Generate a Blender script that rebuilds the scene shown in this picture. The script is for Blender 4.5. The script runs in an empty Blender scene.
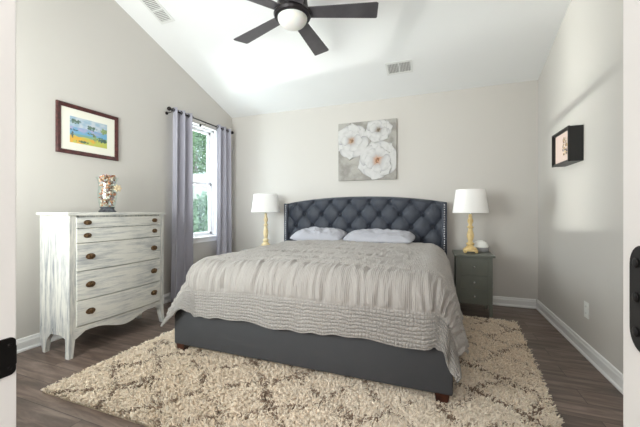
import bpy, bmesh, math, random
import numpy as np
from mathutils import Vector, Matrix, noise
C = bpy.context.scene.collection
SC = bpy.context.scene
PI = math.pi
random.seed(7)
# ------------------------------------------------------------------ camera, world, light
TH = 0.35877
cam = bpy.data.objects.new('camera', bpy.data.cameras.new('camera'))
C.objects.link(cam)
cam.location = (0, 0, 1.05)
cam.rotation_euler = (PI/2, 0, TH)
cam.data.sensor_width = 36
cam.data.lens = 36*312/640
cam.data.shift_y = -2.5/640
cam.data.clip_start = 0.02
SC.camera = cam

W = bpy.data.worlds.new('sky'); SC.world = W; W.use_nodes = True
nt = W.node_tree
nt.nodes['Background'].inputs[0].default_value = (0.80, 0.90, 1.0, 1)
nt.nodes['Background'].inputs[1].default_value = 2.6

def area(name, loc, direction, sx, sy, power, color=(1, 1, 1), spread=PI):
    l = bpy.data.lights.new(name, 'AREA'); l.shape = 'RECTANGLE'
    l.size = sx; l.size_y = sy; l.energy = power; l.color = color; l.spread = spread
    o = bpy.data.objects.new(name, l); C.objects.link(o)
    o.location = loc
    o.rotation_euler = Vector(direction).to_track_quat('-Z', 'Z').to_euler()
    return o
# daylight through the bedroom window, then two added fill lights behind the camera
area('daylight_side_window', (-3.35, 3.3, 1.5), (1, -0.15, -0.12), 0.9, 1.6, 60, (0.86, 0.92, 1.0))
area('added_front_fill', (-1.83, -0.25, 1.2), (0.22, 1, 0.36), 1.6, 1.3, 112, (1.0, 0.985, 0.97))  # added fill for even front light, shining in through an invented window
area('added_hallway_fill', (-0.05, -1.0, 1.6), (0.15, 1, 0.0), 1.1, 1.3, 30, (1.0, 0.985, 0.97))  # added fill inside the unseen hallway, not a daylight source
# low sun glare thrown in through the side window from bright surfaces outdoors
area('sun_glare_far', (-10.8, 3.9, 0.5), (1, -0.06, 0.08), 0.03, 1.8, 34, (1.0, 0.97, 0.92), 0.6)
area('sun_glare_near', (-6.6, 3.80, -0.38), (1, -0.13, 0.5), 0.02, 0.2, 13, (1.0, 0.97, 0.92), 1.2)
area('sun_glare_close', (-4.5, 3.62, -0.38), (1, -0.15, 1.05), 0.012, 0.05, 5, (1.0, 0.97, 0.92), 1.4)

SC.view_settings.view_transform = 'Standard'
SC.view_settings.look = 'None'
SC.view_settings.exposure = 0.28
SC.view_settings.gamma = 1
SC.view_settings.use_curve_mapping = False
SC.cycles.max_bounces = 12
SC.cycles.diffuse_bounces = 8
SC.cycles.sample_clamp_indirect = 6

# ------------------------------------------------------------------ helpers
def srgb(r, g, b):
    def f(c):
        c /= 255.0
        return c/12.92 if c <= 0.04045 else ((c+0.055)/1.055)**2.4
    return (f(r), f(g), f(b), 1)

def mat(name, col, rough=0.6, metal=0.0, spec=0.5, bump=None, var=None, sheen=0, emis=None, scale=(1, 1, 1), trans=0, sub=0):
    """bump=(scale,strength[,detail]); var=(colour2, scale, low, high)"""
    m = bpy.data.materials.new(name); m.use_nodes = True
    n = m.node_tree.nodes; L = m.node_tree.links; b = n['Principled BSDF']
    b.inputs['Base Color'].default_value = col
    b.inputs['Roughness'].default_value = rough
    b.inputs['Metallic'].default_value = metal
    b.inputs['Specular IOR Level'].default_value = spec
    if sheen:
        b.inputs['Sheen Weight'].default_value = sheen
        b.inputs['Sheen Roughness'].default_value = 0.4
    if trans: b.inputs['Transmission Weight'].default_value = trans
    if sub:
        b.inputs['Subsurface Weight'].default_value = sub
        b.inputs['Subsurface Scale'].default_value = 0.03
    if emis:
        b.inputs['Emission Color'].default_value = emis[0]; b.inputs['Emission Strength'].default_value = emis[1]
    if bump or var:
        tc = n.new('ShaderNodeTexCoord'); mp = n.new('ShaderNodeMapping')
        mp.inputs['Scale'].default_value = scale
        L.new(tc.outputs['Object'], mp.inputs[0])
    if var:
        t = n.new('ShaderNodeTexNoise'); t.inputs['Scale'].default_value = var[1]; t.inputs['Detail'].default_value = 6
        L.new(mp.outputs[0], t.inputs['Vector'])
        r = n.new('ShaderNodeMapRange'); r.inputs[1].default_value = var[2]; r.inputs[2].default_value = var[3]
        L.new(t.outputs[0], r.inputs[0])
        mx = n.new('ShaderNodeMix'); mx.data_type = 'RGBA'
        mx.inputs[6].default_value = col; mx.inputs[7].default_value = var[0]
        L.new(r.outputs[0], mx.inputs[0]); L.new(mx.outputs[2], b.inputs['Base Color'])
    if bump:
        t = n.new('ShaderNodeTexNoise'); t.inputs['Scale'].default_value = bump[0]; t.inputs['Detail'].default_value = 4
        L.new(mp.outputs[0], t.inputs['Vector'])
        bp = n.new('ShaderNodeBump'); bp.inputs['Strength'].default_value = bump[1]; bp.inputs['Distance'].default_value = 0.01
        L.new(t.outputs[0], bp.inputs['Height']); L.new(bp.outputs[0], b.inputs['Normal'])
    return m

def attr_mat(name, rough=0.7, bump=None):
    m = mat(name, (1, 1, 1, 1), rough, bump=bump)
    n = m.node_tree.nodes; a = n.new('ShaderNodeAttribute'); a.attribute_name = 'paint'
    m.node_tree.links.new(a.outputs['Color'], n['Principled BSDF'].inputs['Base Color'])
    return m

def new(): return bmesh.new()

def box(bm, a, b, bev=0.0, seg=2):
    x0, y0, z0 = a; x1, y1, z1 = b
    vs = [bm.verts.new(p) for p in ((x0, y0, z0), (x1, y0, z0), (x1, y1, z0), (x0, y1, z0), (x0, y0, z1), (x1, y0, z1), (x1, y1, z1), (x0, y1, z1))]
    fs = [bm.faces.new([vs[i] for i in f]) for f in ((0, 3, 2, 1), (4, 5, 6, 7), (0, 1, 5, 4), (1, 2, 6, 5), (2, 3, 7, 6), (3, 0, 4, 7))]
    if bev:
        es = set(e for f in fs for e in f.edges)
        bmesh.ops.bevel(bm, geom=list(es), offset=bev, segments=seg, affect='EDGES', profile=0.5)

def prism(bm, pts, axis, a, b, bev=0.0):
    """pts are 2-D in the plane of the other two axes (in xyz order); extruded along axis from a to b"""
    def P(p, t):
        q = list(p); q.insert('xyz'.index(axis), t); return q
    A = [bm.verts.new(P(p, a)) for p in pts]; B = [bm.verts.new(P(p, b)) for p in pts]
    n = len(pts)
    fs = [bm.faces.new(A), bm.faces.new(B[::-1])]
    for i in range(n): fs.append(bm.faces.new((A[(i+1) % n], A[i], B[i], B[(i+1) % n])))
    bmesh.ops.recalc_face_normals(bm, faces=fs)
    if bev:
        es = set(e for f in fs[:2] for e in f.edges)
        bmesh.ops.bevel(bm, geom=list(es), offset=bev, segments=2, affect='EDGES', profile=0.5)

def lathe(bm, prof, cx=0, cy=0, n=32, cap=True, sq=0):
    rings = []
    for r, z in prof:
        rings.append([bm.verts.new((cx+r*math.cos(2*PI*i/n), cy+r*math.sin(2*PI*i/n), z)) for i in range(n)])
    for a, b in zip(rings, rings[1:]):
        for i in range(n): bm.faces.new((a[i], a[(i+1) % n], b[(i+1) % n], b[i]))
    if cap:
        bm.faces.new(rings[0][::-1]); bm.faces.new(rings[-1])

def tube(bm, pts, r, n=10, cap=True):
    pts = [Vector(p) for p in pts]; rings = []
    rs = r if isinstance(r, (list, tuple)) else [r]*len(pts)
    for i, p in enumerate(pts):
        d = (pts[min(i+1, len(pts)-1)]-pts[max(i-1, 0)]).normalized()
        up = Vector((0, 0, 1)) if abs(d.z) < 0.9 else Vector((1, 0, 0))
        u = d.cross(up).normalized(); v = d.cross(u)
        rings.append([bm.verts.new(p+(u*math.cos(2*PI*k/n)+v*math.sin(2*PI*k/n))*rs[i]) for k in range(n)])
    fs = []
    for a, b in zip(rings, rings[1:]):
        for k in range(n): fs.append(bm.faces.new((a[k], a[(k+1) % n], b[(k+1) % n], b[k])))
    if cap: fs += [bm.faces.new(rings[0][::-1]), bm.faces.new(rings[-1])]
    bmesh.ops.recalc_face_normals(bm, faces=fs)

def ball(bm, c, r, u=16, v=10, m=None):
    r = r if isinstance(r, (tuple, list)) else (r, r, r)
    M = Matrix.Translation(c) @ (m if m else Matrix()) @ Matrix.Diagonal((r[0], r[1], r[2], 1))
    bmesh.ops.create_uvsphere(bm, u_segments=u, v_segments=v, radius=1, matrix=M)

def obj(name, bm, m, parent=None, smooth=None, recalc=True):
    if recalc: bmesh.ops.recalc_face_normals(bm, faces=bm.faces[:])
    me = bpy.data.meshes.new(name); bm.to_mesh(me); bm.free()
    for k in (m if isinstance(m, (list, tuple)) else [m]): me.materials.append(k)
    o = bpy.data.objects.new(name, me); C.objects.link(o)
    if smooth is not None:
        for p in me.polygons: p.use_smooth = True
        me.set_sharp_from_angle(angle=math.radians(smooth))
    if parent:
        o.parent = parent
        o.location = -Vector(parent.location) if parent.parent is None and parent.type == 'EMPTY' else (0, 0, 0)
    return o

def thing(name, label, cat, loc=(0, 0, 0), group=None):
    o = bpy.data.objects.new(name, None); C.objects.link(o); o.location = loc
    o.empty_display_size = 0.05
    o['label'] = label; o['category'] = cat
    if group: o['group'] = group
    return o

def tag(o, label, cat, group=None, kind=None):
    o['label'] = label; o['category'] = cat
    if group: o['group'] = group
    if kind: o['kind'] = kind
    return o

def struct(name, bm, m, smooth=None, label=None):
    o = obj(name, bm, m, None, smooth); o['kind'] = 'structure'
    if label: o['label'] = label
    return o

def copy_tree(o, loc=None, label=None):
    r = o.copy(); C.objects.link(r)
    if loc: r.location = loc
    if label: r['label'] = label
    for ch in list(o.children):
        c = ch.copy(); C.objects.link(c); c.parent = r
        for g in ch.children:
            d = g.copy(); C.objects.link(d); d.parent = c
    return r

def setpaint(o, cols):
    a = o.data.color_attributes.new('paint', 'FLOAT_COLOR', 'POINT')
    a.data.foreach_set('color', np.array(cols, dtype=np.float32).ravel())

# ------------------------------------------------------------------ materials
M_wall = mat('wall_paint', srgb(208.5, 204, 198.5), 0.55, bump=(220, 0.05), spec=0.35)
M_ceil = mat('ceiling_paint', srgb(240, 240, 240), 0.7, bump=(200, 0.04), spec=0.3)
M_trim = mat('white_trim_paint', srgb(242, 241, 240), 0.35)
M_navy = mat('slate_upholstery', srgb(54, 59, 71), 0.5, bump=(900, 0.2), sheen=0.2, var=(srgb(48, 53, 64), 30, 0.35, 0.7))
M_rail = mat('charcoal_upholstery', srgb(66, 66, 69), 0.75, bump=(900, 0.25), sheen=0.08, var=(srgb(64, 65, 68), 12, 0.35, 0.7))
M_nail = mat('nailhead_metal', srgb(200, 200, 205), 0.25, 1.0)
M_walnut = mat('dark_leg_wood', srgb(72, 36, 24), 0.35, var=(srgb(45, 22, 15), 20, 0.4, 0.6))
M_sheet = mat('white_sheet', srgb(236, 236, 240), 0.85, bump=(30, 0.1), sheen=0.1)
M_pillow = mat('pale_grey_pillowcase', srgb(180, 180, 188), 0.85, bump=(25, 0.25), sheen=0.1)
M_gnight = mat('grey_green_paint', srgb(108, 111, 103), 0.42, var=(srgb(101, 104, 97), 8, 0.35, 0.7))
M_gold = mat('gold_painted_wood', srgb(228, 202, 146), 0.4, var=(srgb(206, 174, 114), 25, 0.45, 0.7))
M_paleg = mat('pale_gold_wood', srgb(232, 212, 168), 0.4, var=(srgb(214, 190, 140), 25, 0.45, 0.7))
M_shade = mat('white_linen_shade', srgb(250, 248, 246), 0.8, bump=(500, 0.1))
M_black = mat('black_metal', srgb(28, 26, 26), 0.4, 0.6)
M_rod = mat('dark_bronze_rod', srgb(52, 46, 44), 0.35, 0.7)
M_fan = mat('dark_fan_wood', srgb(86, 82, 86), 0.38, var=(srgb(72, 68, 72), 9, 0.35, 0.7), scale=(1, 1, 1))
M_fanbody = mat('dark_bronze_fan_body', srgb(46, 42, 44), 0.3, 0.5)
M_dome = mat('frosted_glass_dome', srgb(236, 234, 230), 0.35, sub=0.3)
M_brass = mat('antique_brass', srgb(128, 100, 72), 0.4, 0.8, var=(srgb(74, 56, 40), 90, 0.4, 0.65))
M_chrome = mat('satin_nickel', srgb(205, 205, 205), 0.25, 1.0)
M_vent = mat('vent_white', srgb(228, 228, 226), 0.45)
M_ventdark = mat('vent_duct_grey', srgb(160, 158, 155), 0.8)
M_plastic = mat('white_plastic', srgb(240, 240, 236), 0.35)
M_greyfab = mat('grey_speaker_fabric', srgb(150, 150, 152), 0.85, bump=(900, 0.3))
M_curtain = mat('lavender_grey_curtain', srgb(178, 176, 188), 0.8, bump=(1200, 0.15), sheen=0.25, var=(srgb(170, 168, 181), 30, 0.35, 0.7), scale=(1, 1, 0.1))
M_matte_black = mat('matte_black_frame', srgb(30, 29, 29), 0.45)

def wood_floor():
    m = bpy.data.materials.new('grey_brown_plank_floor'); m.use_nodes = True
    n = m.node_tree.nodes; L = m.node_tree.links; b = n['Principled BSDF']
    tc = n.new('ShaderNodeTexCoord')
    br = n.new('ShaderNodeTexBrick')
    br.offset = 0.37; br.inputs['Scale'].default_value = 1
    br.inputs['Brick Width'].default_value = 1.22; br.inputs['Row Height'].default_value = 0.15
    br.inputs['Mortar Size'].default_value = 0.0016; br.inputs['Mortar Smooth'].default_value = 0.3
    br.inputs['Color1'].default_value = (0, 0, 0, 1); br.inputs['Color2'].default_value = (1, 1, 1, 1)
    br.inputs['Mortar'].default_value = (0.5, 0.5, 0.5, 1)
    L.new(tc.outputs['Object'], br.inputs['Vector'])
    # grain, shifted per plank
    sep = n.new('ShaderNodeVectorMath'); sep.operation = 'MULTIPLY_ADD'
    sep.inputs[1].default_value = (1.3, 9, 1)
    cm = n.new('ShaderNodeVectorMath'); cm.operation = 'SCALE'; cm.inputs['Scale'].default_value = 13.0
    L.new(br.outputs['Color'], cm.inputs[0])
    L.new(tc.outputs['Object'], sep.inputs[0]); L.new(cm.outputs[0], sep.inputs[2])
    no = n.new('ShaderNodeTexNoise'); no.inputs['Scale'].default_value = 2.2; no.inputs['Detail'].default_value = 9; no.inputs['Roughness'].default_value = 0.62; no.inputs['Distortion'].default_value = 0.6
    L.new(sep.outputs[0], no.inputs['Vector'])
    cr = n.new('ShaderNodeValToRGB')
    cr.color_ramp.elements[0].position = 0.30; cr.color_ramp.elements[0].color = srgb(80, 66, 59)
    cr.color_ramp.elements[1].position = 0.72; cr.color_ramp.elements[1].color = srgb(150, 132, 121)
    e = cr.color_ramp.elements.new(0.5); e.color = srgb(112, 95, 86)
    L.new(no.outputs[0], cr.inputs[0])
    hs = n.new('ShaderNodeHueSaturation'); L.new(cr.outputs[0], hs.inputs['Color'])
    mr = n.new('ShaderNodeMapRange'); mr.inputs[3].default_value = 0.82; mr.inputs[4].default_value = 1.15
    sx = n.new('ShaderNodeSeparateColor'); L.new(br.outputs['Color'], sx.inputs[0]); L.new(sx.outputs[0], mr.inputs[0])
    L.new(mr.outputs[0], hs.inputs['Value'])
    mx = n.new('ShaderNodeMix'); mx.data_type = 'RGBA'; mx.inputs[7].default_value = srgb(40, 32, 28)
    L.new(br.outputs['Fac'], mx.inputs[0]); L.new(hs.outputs[0], mx.inputs[6])
    L.new(mx.outputs[2], b.inputs['Base Color'])
    b.inputs['Roughness'].default_value = 0.36
    bp = n.new('ShaderNodeBump'); bp.inputs['Strength'].default_value = 0.15; bp.inputs['Distance'].default_value = 0.004
    L.new(no.outputs[0], bp.inputs['Height']); L.new(bp.outputs[0], b.inputs['Normal'])
    return m

def whitewash(name, sc, lo=0.50, hi=0.66):
    m = bpy.data.materials.new(name); m.use_nodes = True
    n = m.node_tree.nodes; L = m.node_tree.links; b = n['Principled BSDF']
    tc = n.new('ShaderNodeTexCoord'); mp = n.new('ShaderNodeMapping'); mp.inputs['Scale'].default_value = sc
    L.new(tc.outputs['Object'], mp.inputs[0])
    t = n.new('ShaderNodeTexNoise'); t.inputs['Scale'].default_value = 3; t.inputs['Detail'].default_value = 9; t.inputs['Roughness'].default_value = 0.7
    L.new(mp.outputs[0], t.inputs['Vector'])
    t2 = n.new('ShaderNodeTexNoise'); t2.inputs['Scale'].default_value = 4; t2.inputs['Detail'].default_value = 3
    L.new(tc.outputs['Object'], t2.inputs['Vector'])
    ad = n.new('ShaderNodeMath'); ad.operation = 'MULTIPLY_ADD'; ad.inputs[1].default_value = 0.35; L.new(t2.outputs[0], ad.inputs[0])
    sb = n.new('ShaderNodeMath'); sb.operation = 'ADD'; sb.inputs[1].default_value = -0.175
    L.new(t.outputs[0], ad.inputs[2]); L.new(ad.outputs[0], sb.inputs[0])
    r = n.new('ShaderNodeValToRGB')
    r.color_ramp.elements[0].position = lo; r.color_ramp.elements[0].color = srgb(222, 220, 213)
    r.color_ramp.elements[1].position = hi+0.06; r.color_ramp.elements[1].color = srgb(146, 150, 156)
    L.new(sb.outputs[0], r.inputs[0]); L.new(r.outputs[0], b.inputs['Base Color'])
    b.inputs['Roughness'].default_value = 0.55
    return m
M_dv = whitewash('whitewashed_wood_vertical_grain', (16, 16, 1.3), 0.43, 0.60)
M_dh = whitewash('whitewashed_wood_horizontal_grain', (10, 1.4, 18), 0.46, 0.70)
M_floor = wood_floor()

def glassmat():
    m = bpy.data.materials.new('window_glass'); m.use_nodes = True
    n = m.node_tree.nodes; L = m.node_tree.links
    n.remove(n['Principled BSDF'])
    t = n.new('ShaderNodeBsdfTransparent'); t.inputs[0].default_value = (0.95, 0.98, 0.97, 1)
    g = n.new('ShaderNodeBsdfGlossy'); g.inputs['Roughness'].default_value = 0.02
    x = n.new('ShaderNodeMixShader'); x.inputs[0].default_value = 0.06
    L.new(t.outputs[0], x.inputs[1]); L.new(g.outputs[0], x.inputs[2]); L.new(x.outputs[0], n['Material Output'].inputs[0])
    return m
M_glass = glassmat()

# ------------------------------------------------------------------ room shell
XL, XR, YB, YF = -2.917, 1.018, 3.97, 0.30
RY = 2.07
SL = 0.338
def zc(y):
    return 2.462+SL*(YB-y) if y >= RY else 2.462+SL*(YB-RY)-SL*(RY-y)
T = 0.15
WY0, WY1, WZ0, WZ1 = 2.93, 3.62, 0.69, 2.19

bm = new(); box(bm, (XL-T, YF-0.13, -0.1), (XR+T, YB+T, 0)); struct('floor', bm, M_floor)
bm = new(); box(bm, (-0.95, -1.6, -0.1), (0.9, YF-0.13, 0)); struct('floor_hallway', bm, M_floor)
bm = new(); box(bm, (-1.0, -1.65, 0), (-0.95, YF-0.13, 2.5)); box(bm, (0.9, -1.65, 0), (0.95, YF-0.13, 2.5)); box(bm, (-0.95, -1.65, 0), (0.9, -1.6, 2.5)); struct('wall_added_hallway', bm, M_wall)  # unseen hallway walls, added to keep sky light off the door jambs
bm = new(); box(bm, (-1.0, -1.65, 2.5), (0.95, YF-0.13, 2.55)); struct('ceiling_added_hallway', bm, M_ceil)  # unseen lid over the added hallway, blocks the sky

bm = new()
prism(bm, [(YF-0.13, 0), (WY0, 0), (WY0, zc(WY0)), (RY, zc(RY)), (YF-0.13, zc(YF-0.13))], 'x', XL-T, XL)
prism(bm, [(WY1, 0), (YB+T, 0), (YB+T, zc(YB+T)), (WY1, zc(WY1))], 'x', XL-T, XL)
prism(bm, [(WY0, 0), (WY1, 0), (WY1, WZ0), (WY0, WZ0)], 'x', XL-T, XL)
prism(bm, [(WY0, WZ1), (WY1, WZ1), (WY1, zc(WY1)), (WY0, zc(WY0))], 'x', XL-T, XL)
struct('wall_left', bm, M_wall)
bm = new()
prism(bm, [(YF-0.13, 0), (YB+T, 0), (YB+T, zc(YB+T)), (RY, zc(RY)), (YF-0.13, zc(YF-0.13))], 'x', XR, XR+T)
struct('wall_right', bm, M_wall)
bm = new(); box(bm, (XL, YB, 0), (XR, YB+T, zc(YB))); struct('wall_back', bm, M_wall)
bm = new()
DX0, DX1, DZ = -0.658, 0.150, 2.06
FW = (-2.65, -1.0, 0.8, 2.15)
y0, y1 = YF-0.13, YF
zt = zc(YF)-0.02
box(bm, (XL, y0, 0), (FW[0], y1, zt)); box(bm, (FW[0], y0, 0), (FW[1], y1, FW[2])); box(bm, (FW[0], y0, FW[3]), (FW[1], y1, zt))
box(bm, (FW[1], y0, 0), (DX0, y1, zt)); box(bm, (DX0, y0, DZ), (DX1, y1, zt)); box(bm, (DX1, y0, 0), (XR, y1, zt))
struct('wall_front', bm, M_wall)
bm = new()
yb2 = YB+T; yf2 = YF-0.13
prism(bm, [(yb2, zc(yb2)), (yb2, zc(yb2)+0.12), (RY, zc(RY)+0.12), (yf2, zc(yf2)+0.12), (yf2, zc(yf2)), (RY, zc(RY))], 'x', XL-T, XR+T)
struct('ceiling', bm, M_ceil)

# baseboards
def baseboard(name, a, b, inward):
    bm = new(); a = Vector(a); b = Vector(b); d = Vector(inward)
    prof = [(0, 0), (0.024, 0), (0.024, 0.012), (0.015, 0.022), (0.015, 0.070), (0.011, 0.078), (0.009, 0.092), (0.004, 0.097), (0, 0.097)]
    A = [bm.verts.new((a.x+d.x*p, a.y+d.y*p, z)) for p, z in prof]
    B = [bm.verts.new((b.x+d.x*p, b.y+d.y*p, z)) for p, z in prof]
    n = len(prof)
    bm.faces.new(A); bm.faces.new(B[::-1])
    for i in range(n): bm.faces.new((A[(i+1) % n], A[i], B[i], B[(i+1) % n]))
    struct(name, bm, M_trim)
baseboard('baseboard_left', (XL, YF), (XL, YB), (1, 0))
baseboard('baseboard_back', (XL+0.02, YB), (XR-0.02, YB), (0, -1))
baseboard('baseboard_right', (XR, YF), (XR, YB), (-1, 0))

# doorway jambs with stop and rounded edge
JL, JR = -0.640, 0.1315
def jamb(name, xa, xb, sgn):
    bm = new()
    box(bm, (xa, YF-0.135, 0), (xb, YF+0.002, DZ-0.02), 0.0015)
    if sgn > 0: box(bm, (xb, YF-0.10, 0), (xb+0.0008, YF-0.055, DZ-0.02))
    else: box(bm, (xa-0.0008, YF-0.10, 0), (xa, YF-0.055, DZ-0.02))
    struct(name, bm, M_trim)
jamb('trim_1', DX0, JL, 1)
jamb('trim_2', JR, DX1, -1)
bm = new(); box(bm, (DX0, YF-0.135, DZ-0.02), (DX1, YF+0.002, DZ)); struct('trim_3', bm, M_trim)
bm = new(); box(bm, (DX0-0.075, YF, 0), (DX0-0.018, YF+0.016, DZ+0.06), 0.003); struct('trim_4', bm, M_trim)
bm = new(); box(bm, (DX1-0.008, YF, 0), (DX1+0.055, YF+0.016, DZ+0.06), 0.003); struct('trim_5', bm, M_trim)

# strike plate on the left jamb, hinge on the right jamb
def rrect(w, h, r, k=6):
    pts = []
    for cx, cy, a0 in ((w/2-r, h/2-r, 0), (-w/2+r, h/2-r, PI/2), (-w/2+r, -h/2+r, PI), (w/2-r, -h/2+r, 1.5*PI)):
        for i in range(k+1):
            a = a0+PI/2*i/k; pts.append((cx+r*math.cos(a), cy+r*math.sin(a)))
    return pts
sp = thing('strike_plate', 'black metal strike plate on the left white door jamb', 'door latch plate', (JL+0.001, 0.285, 0.826))
bm = new(); prism(bm, [(YF-0.012+p[0]-0.012, 0.818+p[1]) for p in rrect(0.048, 0.060, 0.008)], 'x', JL-0.001, JL+0.0025)
obj('plate', bm, M_black, sp)
bm = new(); ball(bm, (JL+0.003, 0.292, 0.800), (0.0012, 0.003, 0.003)); obj('screw', bm, M_black, sp)
bm = new(); ball(bm, (JL+0.003, 0.292, 0.836), (0.0012, 0.003, 0.003)); obj('screw', bm, M_black, sp)
bm = new(); tube(bm, [(JL+0.0005, YF-0.001, 0.804), (JL+0.0005, YF-0.001, 0.832)], 0.0026); obj('lip', bm, M_black, sp)
hg = thing('door_hinge', 'black rounded door hinge leaf on the right white jamb', 'hinge', (JR, 0.275, 0.982))
bm = new(); prism(bm, [(0.2665+p[0], 0.990+p[1]) for p in rrect(0.043, 0.073, 0.014)], 'x', JR-0.002, JR+0.001)
obj('leaf', bm, M_black, hg)
for z in (0.966, 0.990, 1.014):
    bm = new(); ball(bm, (JR-0.0025, 0.280, z), (0.001, 0.0035, 0.0035)); obj('screw', bm, M_black, hg)

# window_1 (side window)
def window(name, fix, rng, z0, z1, axis, muntin=None):
    """fix: (inner, outer) plane of the frame on the wall-normal axis, rng: opening along the wall"""
    a, b = rng; i, o = fix
    def bx(bm, u0, u1, w0, w1, n0, n1, bev=0.002):
        lo, hi = sorted((n0, n1))
        if axis == 'x': box(bm, (lo, u0, w0), (hi, u1, w1), bev)
        else: box(bm, (u0, lo, w0), (u1, hi, w1), bev)
    root_bm = new(); f = 0.035
    bx(root_bm, a, a+f, z0, z1, i, o); bx(root_bm, b-f, b, z0, z1, i, o)
    bx(root_bm, a, b, z1-f, z1, i, o); bx(root_bm, a, b, z0, z0+f, i, o)
    root = struct(name, root_bm, M_trim)
    mid = (z0+z1)/2-0.02; s = 0.038
    q = i+(o-i)*0.5
    for (w0, w1, n0, n1) in ((z0+f, mid+0.02, i+(o-i)*0.15, q), (mid-0.02, z1-f, q, i+(o-i)*0.85)):
        bm = new()
        bx(bm, a+f, a+f+s, w0, w1, n0, n1); bx(bm, b-f-s, b-f, w0, w1, n0, n1)
        bx(bm, a+f, b-f, w0, w0+s, n0, n1); bx(bm, a+f, b-f, w1-s, w1, n0, n1)
        c = (a+b)/2 if muntin is None else muntin
        nm = (n0+n1)/2
        bx(bm, c-0.008, c+0.008, w0+s, w1-s, nm-0.006, nm+0.006, 0.001)
        sash = obj('sash', bm, M_trim, root)
        bm = new(); bx(bm, a+f+s, b-f-s, w0+s, w1-s, nm-0.002, nm+0.002, 0); obj('pane', bm, M_glass, sash)
    return root
w1 = window('window_1', (XL-0.045, XL-0.125), (WY0, WY1), WZ0, WZ1, 'x', 3.20)
bm = new(); box(bm, (XL-0.045, WY0-0.0, WZ0-0.0), (XL+0.012, WY1, WZ0+0.018), 0.003)
box(bm, (XL, WY0-0.05, WZ0-0.003), (XL+0.025, WY1+0.05, WZ0+0.018), 0.003)
box(bm, (XL, WY0-0.03, WZ0-0.055), (XL+0.012, WY1+0.03, WZ0-0.003), 0.002)
obj('window_sill', bm, M_trim, w1)
bm = new()
box(bm, (XL-0.05, WY0, WZ0), (XL+0.002, WY0+0.012, WZ1)); box(bm, (XL-0.05, WY1-0.012, WZ0), (XL+0.002, WY1, WZ1)); box(bm, (XL-0.05, WY0, WZ1-0.012), (XL+0.002, WY1, WZ1))
obj('window_reveal', bm, M_trim, w1)
window('added_window', (YF-0.04, YF-0.12), (FW[0], FW[1]), FW[2], FW[3], 'y')  # invented window behind the camera, added to let the front fill in

# ------------------------------------------------------------------ outdoors, seen through the side window
M_grass = mat('lawn', srgb(120, 150, 90), 0.9, var=(srgb(90, 120, 66), 6, 0.4, 0.6))
M_fence = mat('pale_fence_boards', srgb(226, 224, 216), 0.8, var=(srgb(200, 198, 190), 9, 0.4, 0.65), scale=(1, 6, 0.4))
M_leaf = mat('tree_leaves', srgb(98, 128, 92), 0.8, var=(srgb(140, 166, 126), 5, 0.4, 0.6))
M_bark = mat('pale_bark', srgb(150, 140, 126), 0.9, bump=(30, 0.6))
bm = new(); box(bm, (-24, -8, -0.6), (XL-T, 16, -0.45)); struct('ground_outside', bm, M_grass)
f = thing('garden_fence', 'pale board garden fence seen through the window', 'fence', (-7.2, 7, -0.45))
for k in range(36):
    bm = new(); y = 5.2+k*0.155; zt_ = 2.45+0.2*math.sin(k*0.25+0.6)
    prism(bm, [(y, -0.45), (y+0.145, -0.45), (y+0.145, zt_-0.03), (y+0.0725, zt_), (y, zt_-0.03)], 'x', -7.22, -7.20)
    obj('board', bm, M_fence, f)
for z in (0.0, 1.9):
    bm = new(); box(bm, (-7.20, 5.2, z), (-7.16, 10.78, z+0.09)); obj('rail', bm, M_fence, f)
def tree(x, y, h, r, label, seed):
    t = thing('garden_tree', label, 'tree', (x, y, -0.45), 'trees beyond the fence')
    bm = new(); tube(bm, [(x, y, -0.45), (x+0.05, y, h*0.4), (x, y+0.05, h*0.8)], [0.13, 0.1, 0.05]); obj('trunk', bm, M_bark, t, 40)
    rr = random.Random(seed); V = []; F = []
    for k in range(3200):
        d = Vector((rr.gauss(0, 1), rr.gauss(0, 1), rr.gauss(0, 1))).normalized()*r*(0.55+0.5*rr.random()**0.5)*(1+0.3*noise.noise(Vector((k*0.01, seed, 0))))
        c = Vector((x, y, h*0.72))+Vector((d.x, d.y, d.z*1.25))
        a = Vector((rr.gauss(0, 1), rr.gauss(0, 1), rr.gauss(0, 1))).normalized()*0.09; b = a.orthogonal().normalized()*0.05
        i = len(V); V += [c-a, c+b, c+a, c-b]; F.append((i, i+1, i+2, i+3))
    me = bpy.data.meshes.new('foliage'); me.from_pydata([tuple(v) for v in V], [], F); me.materials.append(M_leaf)
    o = bpy.data.objects.new('foliage', me); C.objects.link(o); o.parent = t; o.location = -t.location
tree(-10.4, 11.4, 4.8, 1.35, 'broad green tree right of centre beyond the garden fence', 1)
tree(-12.6, 15.0, 5.4, 1.5, 'tall green tree farthest along the garden fence', 2)
tree(-9.4, 8.3, 5.0, 1.3, 'green tree nearest behind the garden fence', 3)
M_shrub = mat('pale_shrub_leaves', srgb(150, 172, 150), 0.8)
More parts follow.
